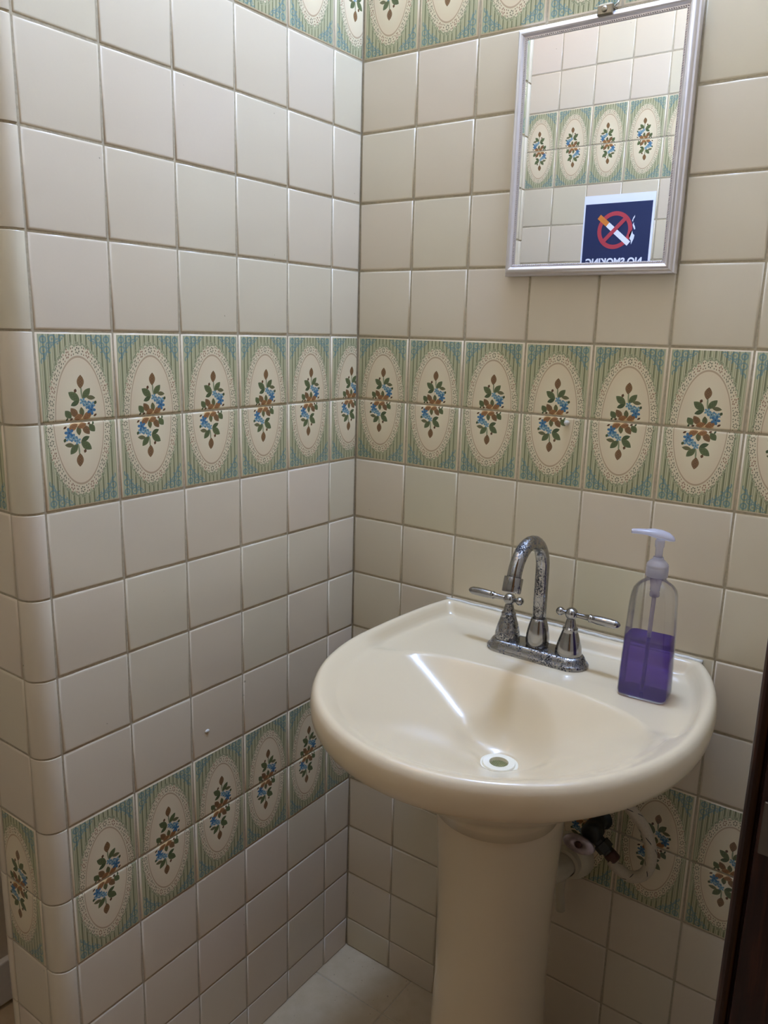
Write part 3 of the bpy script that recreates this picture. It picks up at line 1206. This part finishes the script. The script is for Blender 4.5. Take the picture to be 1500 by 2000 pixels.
hx = (MX1 - MX0) / 2
H = MZ1 - MZ0
prof = [(0.012, 0.0), (0.0, 0.0), (0.0, -0.010), (0.0005, -0.0118), (0.0020, -0.0125), (0.0026, -0.0130), (0.0030, -0.0150), (0.0046, -0.0190), (0.0068, -0.0210), (0.0090, -0.0214),
        (0.0110, -0.0205), (0.0126, -0.0180), (0.0132, -0.0170), (0.0165, -0.0168), (0.0168, -0.0140)]
bm = bmesh.new()
frame_loft(bm, prof, -hx, hx, 0, H)
fr = bm_obj('frame', bm, M_SILVER, mir, smooth=True)
fr.modifiers.new('edge', 'EDGE_SPLIT').split_angle = math.radians(32)
bm = bmesh.new()


def bead(bm, c, d):
    d = Vector(d)
    t = Vector((0, 1, 0)).cross(d)
    ax = (d * 0.8 + t * 0.6).normalized()
    sd = Vector((0, 1, 0)).cross(ax)
    c = Vector(c)
    top = [c + ax * 0.0019, c + sd * 0.0010, c - ax * 0.0019, c - sd * 0.0010]
    f = c + Vector((0, -0.0014, 0))
    vv = [bm.verts.new(p) for p in top]
    fv = bm.verts.new(f)
    bv = bm.verts.new(c + Vector((0, 0.001, 0)))
    for i in range(4):
        bm.faces.new((vv[i], vv[(i + 1) % 4], fv))
        bm.faces.new((vv[(i + 1) % 4], vv[i], bv))


ins = 0.0151
step = 0.0030
n1 = int((2 * hx - 2 * ins) / step)
for i in range(n1 + 1):
    x = -hx + ins + (2 * hx - 2 * ins) * i / n1
    bead(bm, (x, -0.0170, ins), (1, 0, 0))
    bead(bm, (x, -0.0170, H - ins), (-1, 0, 0))
n2 = int((H - 2 * ins) / step)
for i in range(1, n2):
    z = ins + (H - 2 * ins) * i / n2
    bead(bm, (-hx + ins, -0.0170, z), (0, 0, -1))
    bead(bm, (hx - ins, -0.0170, z), (0, 0, 1))
bm_obj('rope_trim', bm, M_SILVER_DK, fr)
box('mirror_glass', -hx + 0.012, hx - 0.012, -0.0150, -0.0120, 0.012, H - 0.012, M_MIRROR, mir)
box('backing', -hx + 0.010, hx - 0.010, -0.0120, -0.0020, 0.010, H - 0.010, M_DARK, mir)
# hanging clip over the top edge
bm = bmesh.new()
cx0 = 0.4283 - mcx
add_box(bm, cx0 - 0.0125, cx0 + 0.0095, -0.0255, -0.0205, H - 0.0085, H + 0.0050, 0.0018, 2)
add_box(bm, cx0 - 0.0095, cx0 + 0.0075, -0.0250, -0.0005, H + 0.0012, H + 0.0060, 0.0015, 2)
add_lathe(bm, (cx0 - 0.002, -0.0250, H - 0.0015), (0, -1, 0), [(0.0042, 0.0), (0.0040, 0.0012), (0.0025, 0.0022), (0.0, 0.0025)], 16)
add_tube(bm, spline([(cx0 + 0.009, -0.016, H + 0.003), (cx0 + 0.0125, -0.016, H + 0.006), (cx0 + 0.0115, -0.010, H + 0.013), (cx0 + 0.013, -0.003, H + 0.020)], 5), 0.0016, 8)
bm_obj('hanging_clip', bm, M_CLIP, mir, smooth=False)

# ------------------------------------------------------------------ wall plug in the floral band, paint speck
bm = bmesh.new()
add_lathe(bm, (0.4075, 0.001, 1.1545), (0.25, -1, 0.1), [(0.0042, 0.0), (0.0042, 0.004), (0.0036, 0.0075), (0.0022, 0.0090), (0.0, 0.0092)], 14)
tag(bm_obj('wall_plug', bm, M_CAULK, None, smooth=True), 'small white wall plug sticking out of a floral tile above the faucet', 'wall plug')
bm = bmesh.new()
add_lathe(bm, (-0.0005, -0.3716, 0.656), (1, 0, 0), [(0.0030, 0.0), (0.0028, 0.0012), (0.0016, 0.0022), (0.0, 0.0024)], 12)
for v_ in bm.verts:
    v_.co.y = -0.3716 + (v_.co.y + 0.3716) * 1.5
tag(bm_obj('plaster_blob', bm, M_CAULK, None, smooth=True), 'tiny white plaster blob stuck on a plain tile of the partition', 'plaster blob')

# ------------------------------------------------------------------ plumbing under the sink
pipe = thing('drain_pipe', 'cream plastic drain pipe entering the wall behind the pedestal', 'pipe', (0.476, 0, 0.435))
bm = bmesh.new()
pth = spline([(0, 0.002, 0.0), (0, -0.03, 0.0), (-0.006, -0.065, 0.004), (-0.016, -0.10, 0.03), (-0.022, -0.125, 0.09), (-0.024, -0.14, 0.16), (-0.0255, -0.17, 0.21)], 6)
add_tube(bm, pth, 0.0205, 20)
bm_obj('pipe_bend', bm, M_PVC, pipe, smooth=True)
bm = bmesh.new()
add_lathe(bm, (0, -0.0005, 0), (0, -1, 0), [(0.040, 0.0), (0.040, 0.004), (0.037, 0.014), (0.033, 0.020), (0.0265, 0.022), (0.0265, 0.034), (0.0215, 0.036)], 36, True, False)
bm_obj('escutcheon', bm, M_PVC, pipe, smooth=True).modifiers.new('edge', 'EDGE_SPLIT').split_angle = math.radians(50)
bm = bmesh.new()
add_tube(bm, spline([(-0.004, -0.028, -0.030), (-0.008, -0.022, -0.06), (-0.004, -0.018, -0.10)], 6), [0.009] * 7 + [0.008] * 6, 12)
bm_obj('pipe_tail', bm, M_PVC, pipe, smooth=True)

valve = thing('stop_valve', 'tarnished stop valve with an oval handle on the wall behind the sink', 'valve', (0.522, 0, 0.512))
bm = bmesh.new()
add_lathe(bm, (0, 0.0, 0.008), (0, -1, 0), [(0.017, 0.0), (0.017, 0.003), (0.012, 0.006), (0.0115, 0.030), (0.016, 0.032), (0.016, 0.052), (0.012, 0.055), (0.0, 0.055)], 20)
bm_obj('valve_body', bm, M_VALVE, valve, smooth=True)
bm = bmesh.new()
add_lathe(bm, (0.008, -0.044, 0.0), (0.80, 0.0, -0.60), [(0.010, 0.0), (0.010, 0.008), (0.0135, 0.009), (0.0135, 0.022), (0.0095, 0.023), (0.0095, 0.030)], 6)
bm_obj('outlet_nut', bm, M_VALVE, valve)
bm = bmesh.new()
add_lathe(bm, (0.029, -0.044, -0.0165), (0.80, 0.0, -0.60), [(0.0098, 0.0), (0.0105, 0.003), (0.0105, 0.014), (0.0090, 0.016)], 18)
bm_obj('hose_ferrule', bm, M_NUT, valve, smooth=True)
bm = bmesh.new()
ha = Vector((0.10, -0.86, 0.32)).normalized()
rs = []
d_, a_, b_ = ha, None, None
a_ = (Vector((0.99, 0, -0.06)) - ha * Vector((0.99, 0, -0.06)).dot(ha)).normalized()
b_ = ha.cross(a_).normalized()
hc = Vector((-0.012, -0.062, -0.008))
for sc, h_ in ((0.86, 0.0), (1.0, 0.003), (1.0, 0.008), (0.93, 0.0105), (0.55, 0.0115), (0.28, 0.0112), (0.24, 0.0085)):
    rs.append([hc + ha * h_ + a_ * 0.0255 * sc * math.cos(2 * PI * i / 32) + b_ * 0.0135 * sc * math.sin(2 * PI * i / 32) for i in range(32)])
add_loft(bm, rs)
add_tube(bm, [hc + ha * 0.002, hc - ha * 0.018], 0.006, 12)
hd_ = bm_obj('oval_handle', bm, M_KNOB, valve, smooth=True)
bm = bmesh.new()
add_lathe(bm, hc + ha * 0.008, ha, [(0.0052, 0.0), (0.0052, 0.004), (0.004, 0.005), (0.0, 0.005)], 14)
bm_obj('screw', bm, M_NUT, hd_, smooth=True)

hp = spline([(0.5575, -0.046, 0.4865), (0.566, -0.048, 0.480), (0.588, -0.050, 0.474), (0.606, -0.050, 0.484), (0.6160, -0.050, 0.505), (0.6155, -0.050, 0.533), (0.604, -0.050, 0.562),
             (0.586, -0.050, 0.581), (0.566, -0.056, 0.602), (0.535, -0.065, 0.628), (0.510, -0.073, 0.655), (0.500, -0.078, 0.680)], 8)
bm = bmesh.new()
add_tube(bm, [p - Vector((0.56, -0.046, 0.48)) for p in hp], 0.0090, 16)
me_faces = [f for f in bm.faces if len(f.verts) == 4]
uvl = bm.loops.layers.uv.new('UVMap')
nside = 16
for fi, f in enumerate(me_faces):
    seg, k = divmod(fi, nside)
    idx = {0: (seg, k), 1: (seg, k + 1), 2: (seg + 1, k + 1), 3: (seg + 1, k)}
    for li, l in enumerate(f.loops):
        s_, q_ = idx[li]
        l[uvl].uv = (s_ / 8.0 * 0.22, q_ / nside)
hose = bm_obj('supply_hose', bm, M_HOSE, None, smooth=True, recalc=False)
hose.location = (0.56, -0.046, 0.48)
tag(hose, 'white braided supply hose curving from the stop valve up under the sink', 'hose')

# ------------------------------------------------------------------ no smoking poster on the opposite wall
YW = -1.30
pos = thing('no_smoking_poster', 'printed navy no smoking poster taped to the tiles opposite the mirror', 'poster', (-0.0168, YW, 1.4175))
PSHIFT = -0.0148


def pbox(name, x0, x1, z0, z1, t0, t1, mat, parent=pos):
    return child_box(name, parent, x0, x1, YW + t0, YW + t1, z0, z1, mat)


paper = pbox('paper', -0.125, 0.0915, 1.4175, 1.6970, 0.0006, 0.0012, M_PAPER)
pbox('navy_panel', -0.1200, 0.0845, 1.4290, 1.6730, 0.0011, 0.0015, M_NAVY)


def flat_poly(name, pts, y, mat, thick=0.0003):
    """poster shapes: outline in world x, z"""
    L = pos.location
    bm = bmesh.new()
    add_loft(bm, [[(x - L.x, YW + y - L.y, z - L.z) for x, z in pts], [(x - L.x, YW + y + thick - L.y, z - L.z) for x, z in pts]])
    return bm_obj(name, bm, mat, pos)


RCX, RCZ = -0.0235, 1.5955
bm = bmesh.new()
n = 48
rs = []
for r, y in ((0.0415, 0.0014), (0.0415, 0.0020), (0.0535, 0.0020), (0.0535, 0.0014), (0.0415, 0.0014)):
    rs.append([(RCX + r * math.cos(2 * PI * i / n) - pos.location.x, y, RCZ + r * math.sin(2 * PI * i / n) - pos.location.z) for i in range(n)])
add_loft(bm, rs, False, False)
bm_obj('prohibition_ring', bm, M_RED, pos)


def bar(p0, p1, w):
    p0, p1 = Vector(p0), Vector(p1)
    d = (p1 - p0).normalized()
    nrm = Vector((-d.y, d.x)) * w / 2
    return [tuple(p0 - nrm), tuple(p1 - nrm), tuple(p1 + nrm), tuple(p0 + nrm)]


flat_poly('cigarette', bar((-0.046, 1.6125), (0.0225, 1.5555), 0.0150), 0.0020, M_PWHITE, 0.0004)
fp = bar((-0.0745, 1.6360), (-0.046, 1.6125), 0.0150)
flat_poly('cigarette_filter', fp, 0.0020, M_ORANGE, 0.0005)
flat_poly('prohibition_slash', bar((-0.0600, 1.5605), (0.0120, 1.6320), 0.0115), 0.0024, M_RED, 0.0004)
for pts in ([(0.0345, 1.6350), (0.0300, 1.6280), (0.0275, 1.6200), (0.0300, 1.6165), (0.0310, 1.6230), (0.0350, 1.6300)],
            [(0.0335, 1.6150), (0.0300, 1.6080), (0.0325, 1.6020), (0.0365, 1.5945), (0.0390, 1.5960), (0.0370, 1.6040), (0.0338, 1.6090)],
            [(0.0275, 1.5930), (0.0215, 1.5790), (0.0225, 1.5710), (0.0290, 1.5640), (0.0300, 1.5530), (0.0370, 1.5690), (0.0385, 1.5790), (0.0330, 1.5830), (0.0310, 1.5900)]):
    flat_poly('smoke_wisp', pts, 0.0016, M_PWHITE, 0.0004)
fc = bpy.data.curves.new('lettering', 'FONT')
fc.body = 'NO SMOKING'
fc.size = 0.0300
fc.offset = 0.0011
fc.extrude = 0.0002
fc.align_x = 'LEFT'
to = bpy.data.objects.new('lettering_source', fc)
COL.objects.link(to)
bpy.context.view_layer.update()
tme = bpy.data.meshes.new_from_object(to.evaluated_get(bpy.context.evaluated_depsgraph_get()))
bpy.data.objects.remove(to)
tme.materials.clear()
tme.materials.append(M_PWHITE)
let = link(bpy.data.objects.new('lettering', tme), pos)
xs = [v_.co.x for v_ in tme.vertices]
wtxt = max(xs) - min(xs)
let.scale = (0.174 / wtxt, 1.0, 1.0)
let.rotation_euler = (PI / 2, 0, PI)
let.location = (0.0665 - pos.location.x + min(xs) * 0.174 / wtxt, 0.0018, 1.4945 - pos.location.z)

pos.location.x += PSHIFT
